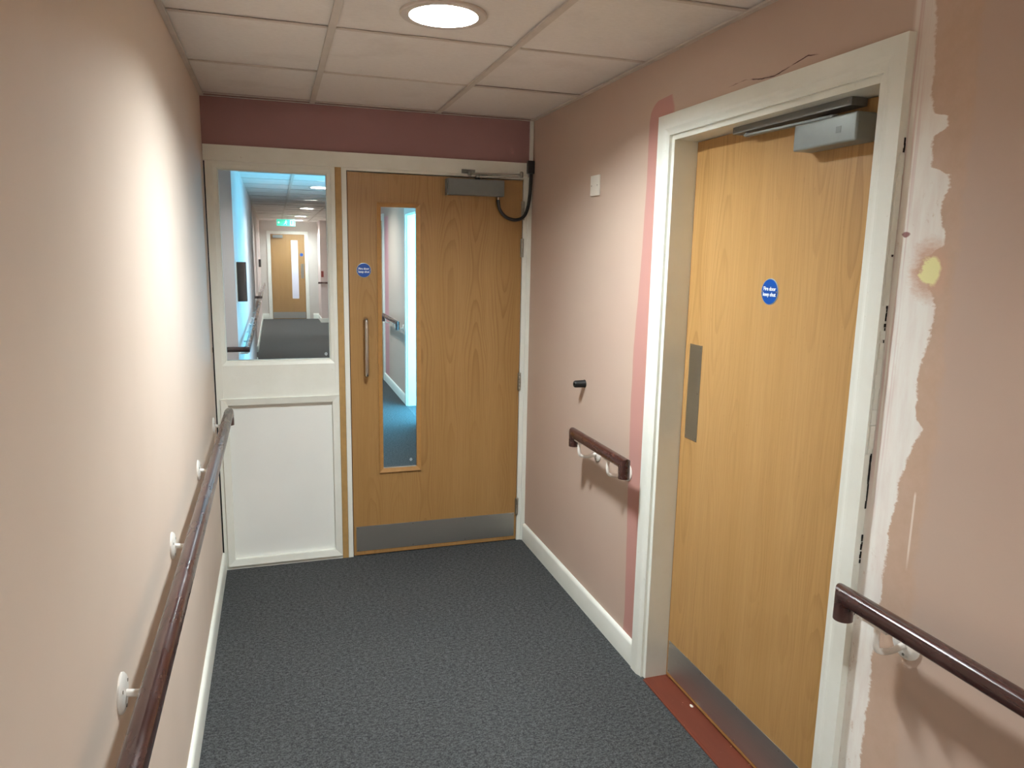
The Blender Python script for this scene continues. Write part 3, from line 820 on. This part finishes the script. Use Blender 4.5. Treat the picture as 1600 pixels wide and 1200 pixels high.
def rail_run(parent, x, ya, yb, z, end_a=True, end_b=True, drop=.058):
    """straight rail along y with downturned ends"""
    bm = bmesh.new(); sg = 24
    def ring(c, nrm_fn): return
    # mitred ends: rings laid at 45 degrees
    def r_at(y, kind):
        R_ = []
        for j in range(sg):
            a = 2 * PI * j / sg; dx_, dz_ = math.cos(a) * RR, math.sin(a) * RR
            yy_ = y
            if kind == 'ma': yy_ = y - dz_           # ya end (smaller y), outer corner is up
            if kind == 'mb': yy_ = y + dz_
            R_.append(bm.verts.new((x + dx_, yy_, z + dz_)))
        return R_
    def leg(y, kind, zb):
        R_ = []
        for j in range(sg):
            a = 2 * PI * j / sg; dx_, dz_ = math.cos(a) * RR, math.sin(a) * RR
            yy_ = y - dz_ if kind == 'ma' else y + dz_
            R_.append(bm.verts.new((x + dx_, yy_, zb)))
        return R_
    rings = []
    a_c = ya + RR if end_a else ya; b_c = yb - RR if end_b else yb
    if end_a: rings.append(leg(a_c, 'ma', z - drop))
    rings.append(r_at(a_c, 'ma' if end_a else 's'))
    rings.append(r_at(b_c, 'mb' if end_b else 's'))
    if end_b: rings.append(leg(b_c, 'mb', z - drop))
    for p, q in zip(rings, rings[1:]):
        for j in range(sg): bm.faces.new((p[j], p[(j + 1) % sg], q[(j + 1) % sg], q[j]))
    bm.faces.new(rings[0]); bm.faces.new(rings[-1][::-1])
    return obj('rail', bm, M_RAIL, parent, smooth=True)

h1 = thing('handrail', 'long dark maroon wooden handrail fixed along the left wall', 'handrail', (.07, -3.4, .80))
rail_run(h1, .070, -6.6, -.115, .862, False, True)
for y in (-5.4, -4.66, -3.92, -3.18, -2.435, -1.70, -.94, -.185): wall_bracket(h1, 0, y, .815, .070, .862, 1)
h2 = thing('handrail', 'short dark maroon handrail with downturned ends between the two doors', 'handrail', (W - .09, -1.16, .80))
rail_run(h2, W - .09, -1.430, -.885, .862)
for y in (-1.265, -.971): wall_bracket(h2, W, y, .782, W - .09, .862, -1, True)
h3 = thing('handrail', 'dark maroon handrail on the right wall nearest the viewer, right of the side door', 'handrail', (W - .09, -4.5, .80))
rail_run(h3, W - .09, -6.6, -2.540, .866, False, True)
for y in (-2.665, -3.4, -4.2, -5.0, -5.8): wall_bracket(h3, W, y, .788, W - .09, .866, -1, True)

# ---- blank plate and door stop
bp = thing('blank_plate', 'white square blank wall plate with two screws high beside the corridor door', 'wall plate', (W, -.844, 1.903))
obj('plate', box(W - .0095, W, -.888, -.802, 1.903, 1.989, bev=.0025), M_PLASTIC, bp, smooth=True)
for y in (-.815, -.875): screw(bp, (W - .0095, y, 1.946), 'x')
ds = thing('door_stop', 'black cylindrical rubber door stop fixed to the right wall above the short handrail', 'door stop', (W, -.80, 1.05))
obj('body', lathe([(0, 0), (.0185, 0), (.0185, -.003), (.0172, -.005), (.0166, -.046), (.0155, -.050), (.013, -.053), (.006, -.053), (.005, -.046), (0, -.046)], (W, -.800, 1.066), 'x', 28), M_BLACK, ds, smooth=True)
obj('screw', lathe([(0, -.047), (.0035, -.0465), (.004, -.044)], (W, -.800, 1.066), 'x', 12), M_SCREW, ds)

# ================================================================ downlights
lamp_lab = ['round recessed downlight furthest behind the viewer', 'round recessed downlight just behind the viewer', 'round lit downlight in the near ceiling, the largest and nearest',
            'round lit downlight just beyond the door and screen', 'lit downlight seen at the top right of the sidelight glass', 'lit downlight in the far corridor, third from the distant door',
            'lit downlight in the far corridor, second from the distant door', 'lit downlight nearest the distant door']
for i, (lx, ly) in enumerate(lamps):
    c = (lx, ly, H)
    t_ = thing('ceiling_downlight', lamp_lab[i], 'light', (lx, ly, H), group='round ceiling downlights')
    prof = [(.1035, .004), (.104, -.003), (.128, -.0035), (.131, -.0005), (.131, .0055), (.112, .0065)]
    obj('trim_ring', lathe(prof, c, 'z', 56), M_GRID, t_, smooth=True)
    obj('baffle', lathe([(.1035, .004), (.1025, .058), (.099, .062), (.105, .064), (.110, .006)], c, 'z', 56), M_PLASTIC, t_, smooth=True)
    df = obj('diffuser', lathe([(0, .054), (.060, .0545), (.102, .056)], c, 'z', 56), M_LAMP if i < 3 else M_LAMPF, t_, smooth=True, label='glowing white diffuser')
    obj('housing', lathe([(.108, .064), (.108, .12), (0, .12)], c, 'z', 24), M_GRID, t_)

# ================================================================ corridor beyond the screen
# side opening with daylight, its white frame
bm = bmesh.new()
for (a, b) in ((3.10 - .07, 3.10), (3.95, 3.95 + .07)): add_box(bm, W - .018, W, a, b, 0, 2.11, bev=.001)
add_box(bm, W - .018, W, 3.10, 3.95, 2.04, 2.11, bev=.001)
add_box(bm, W, W + .12, 3.10, 3.11, 0, 2.04); add_box(bm, W, W + .12, 3.94, 3.95, 0, 2.04); add_box(bm, W, W + .12, 3.11, 3.94, 2.03, 2.04)
obj('trim_10', bm, M_WHITE, kind='structure', label='white frame around the daylit opening beyond the corridor door')

# rails of the left side
def far_rail(ya, yb, label, corner):
    h = thing('handrail', label, 'handrail', (.09, (ya + yb) / 2, .82), group=None)
    bm = tube([(.09, yb, .9), (.09, ya, .9), (.088, ya - .012, .9), (.07, ya - .02, .9)], RR, seg=16)
    obj('rail', bm, M_RAIL, h, smooth=True)
    obj('corner_return', tube([(.108, ya - .02, .9), (-.5, ya - .02, .9)], RR * .9, seg=16), M_RAILEND, h, smooth=True)
    n = int((yb - ya) / .8)
    for k in range(n + 1): wall_bracket(h, 0, ya + .25 + k * (yb - ya - .4) / max(n, 1), .84, .09, .9, 1)
    return h
far_rail(2.03, 7.3, 'dark handrail on the left beyond the sidelight, turning around the nearer corner', 2.1)
far_rail(8.68, 13.9, 'dark handrail on the left further down, ending near the distant door', 8.75)
# right side rail
h = thing('handrail', 'short handrail with a black end seen through the glass of the corridor door', 'handrail', (W - .09, 4.5, .8))
rail_run(h, W - .09, 4.04, 5.15, .895, True, True, .075)
for y in (4.2, 4.95): wall_bracket(h, W, y, .83, W - .09, .895, -1, True)
h = thing('handrail', 'horizontal dark handrail on the pink pier right of the distant door', 'handrail', (1.5, 13.82, .85))
obj('rail', tube([(1.27, 13.82, .93), (1.63, 13.82, .93)], RR, seg=16), M_RAIL, h, smooth=True)
bm = tube([(1.45, 13.899, .87), (1.45, 13.85, .865), (1.45, 13.82, .88), (1.45, 13.82, .915)], .008, seg=10)
obj('bracket', bm, M_BRACKET, h, smooth=True)

# another door just beyond the stripe on the right (only its frame edge shows through the vision panel)
d4 = thing('door_4', 'side door further along on the right, seen edge-on', None, (W, 6.2, 0), kind='structure')
bm = bmesh.new()
add_box(bm, W - .02, W - .0005, 5.62, 5.70, 0, 2.13); add_box(bm, W - .02, W - .0005, 6.67, 6.75, 0, 2.13); add_box(bm, W - .02, W - .0005, 5.70, 6.67, 2.05, 2.13)
obj('door_frame', bm, M_WHITE, d4)
obj('door_leaf', box(W - .008, W - .0005, 5.70, 6.67, .005, 2.05), M_BEECH2, d4)

# black wall box with screen on left wall
bx = thing('wall_cabinet', 'tall black box projecting from the left wall, seen through the sidelight', 'cabinet', (.045, 2.30, 1.235))
obj('body', box(0.0225, .0960, 2.26, 2.33, 1.245, 1.550, bev=.003), M_VOIDB, bx)
obj('mounting_plate', box(0.022, .027, 2.25, 2.36, 1.235, 1.560, bev=.001), M_PLASTIC, bx)
obj('intercom', box(0.0, .05, 12.6, 12.72, 1.30, 1.46, bev=.004), M_BLACKP, label='small black box on the far left wall beside the distant door', cat='intercom')
obj('call_point', box(1.345, 1.40, 13.862, 13.8995, 1.06, 1.20, bev=.004), M_ALARM, label='small red call point on the pink pier above its handrail', cat='call point')

# ---- distant door
fx0, fx1, fy = .247, 1.030, YFAR
fz0, fz1 = .006, 2.04
bm = bmesh.new()
for a, b in ((fx0 - .085, fx0 - .004), (fx1 + .004, fx1 + .085)): add_box(bm, a, b, fy - .02, fy, 0, 2.115, bev=.002)
add_box(bm, fx0 - .004, fx1 + .004, fy - .02, fy, 2.045, 2.115, bev=.002)
obj('trim_11', bm, M_WHITE, kind='structure', label='white frame of the distant door')
d3 = thing('door_3', 'distant beech door with a tall glass strip and steel kick plate', None, (.64, fy - .02, 0), kind='structure')
vx0, vx1 = .715, .872
bm = bmesh.new(); vision_door_leaf(bm, fx0, fx1, fz0, fz1, fy - .016, fy - .0005, vx0, vx1, .50, 1.90)
obj('door_leaf', bm, M_BEECH1, d3)
obj('glass_pane', box(vx0, vx1, fy - .010, fy - .004, .50, 1.90), M_FROST, d3)
obj('kick_plate', box(fx0 + .01, fx1 - .01, fy - .018, fy - .016, .02, .17), M_STEEL, d3)
obj('push_plate', box(.93, 1.0, fy - .018, fy - .016, .99, 1.34), M_STEEL_D, d3)
obj('door_closer', box(.30, .53, fy - .07, fy - .016, 1.95, 2.02, bev=.003), M_SILVER, d3)
round_sign(d3, (.955, fy - .0165, 1.56), .042, 'y', False)

# ---- hanging exit sign
es = thing('exit_sign', 'green lit hanging exit sign with white running figure and arrow', 'exit sign', (.57, 12.3, 2.15))
obj('sign_body', box(.385, .755, 12.30, 12.335, 2.150, 2.290, bev=.006), M_EXITB, es)
pn = obj('lit_panel', box(.393, .747, 12.2965, 12.2995, 2.158, 2.282, bev=.0), M_EXIT, es)
bm = bmesh.new()
def rec(x0, x1, z0, z1): add_box(bm, x0, x1, 12.2945, 12.2963, z0, z1)
rec(.420, .450, 2.205, 2.235)
v = [bm.verts.new(p) for p in ((.405, 12.2945, 2.22), (.430, 12.2945, 2.25), (.430, 12.2945, 2.19), (.405, 12.2963, 2.22), (.430, 12.2963, 2.25), (.430, 12.2963, 2.19))]
for f in ((0, 1, 2), (3, 5, 4), (0, 3, 4, 1), (1, 4, 5, 2), (2, 5, 3, 0)): bm.faces.new([v[i] for i in f])
obj('arrow', bm, M_EXITW, pn)
bm = bmesh.new()
add_lathe(bm, [(0, 0), (.012, 0), (.012, -.002), (0, -.002)], (.575, 12.2963, 2.262), 'y', 14)
for a, b in (((.575, 2.248), (.565, 2.212)), ((.565, 2.212), (.545, 2.200)), ((.545, 2.2), (.53, 2.175)), ((.565, 2.212), (.585, 2.195)), ((.585, 2.195), (.580, 2.170)), ((.572, 2.240), (.548, 2.232)), ((.572, 2.240), (.600, 2.226))):
    A = Vector((a[0], 12.2955, a[1])); B = Vector((b[0], 12.2955, b[1])); add_tube(bm, [A, B], .005, seg=6)
obj('running_figure', bm, M_EXITW, pn)
bm = frame_y(bmesh.new(), .655, .715, 2.168, 2.272, .010, 12.2945, 12.2963); obj('doorway_pictogram', bm, M_EXITW, pn)
obj('suspension_rod', tube([(.57, 12.318, 2.285), (.57, 12.318, H)], .012, seg=10), M_PLASTIC, es, smooth=True)

# dropped beam of slightly lower ceiling at the recess
bpy.context.view_layer.update()
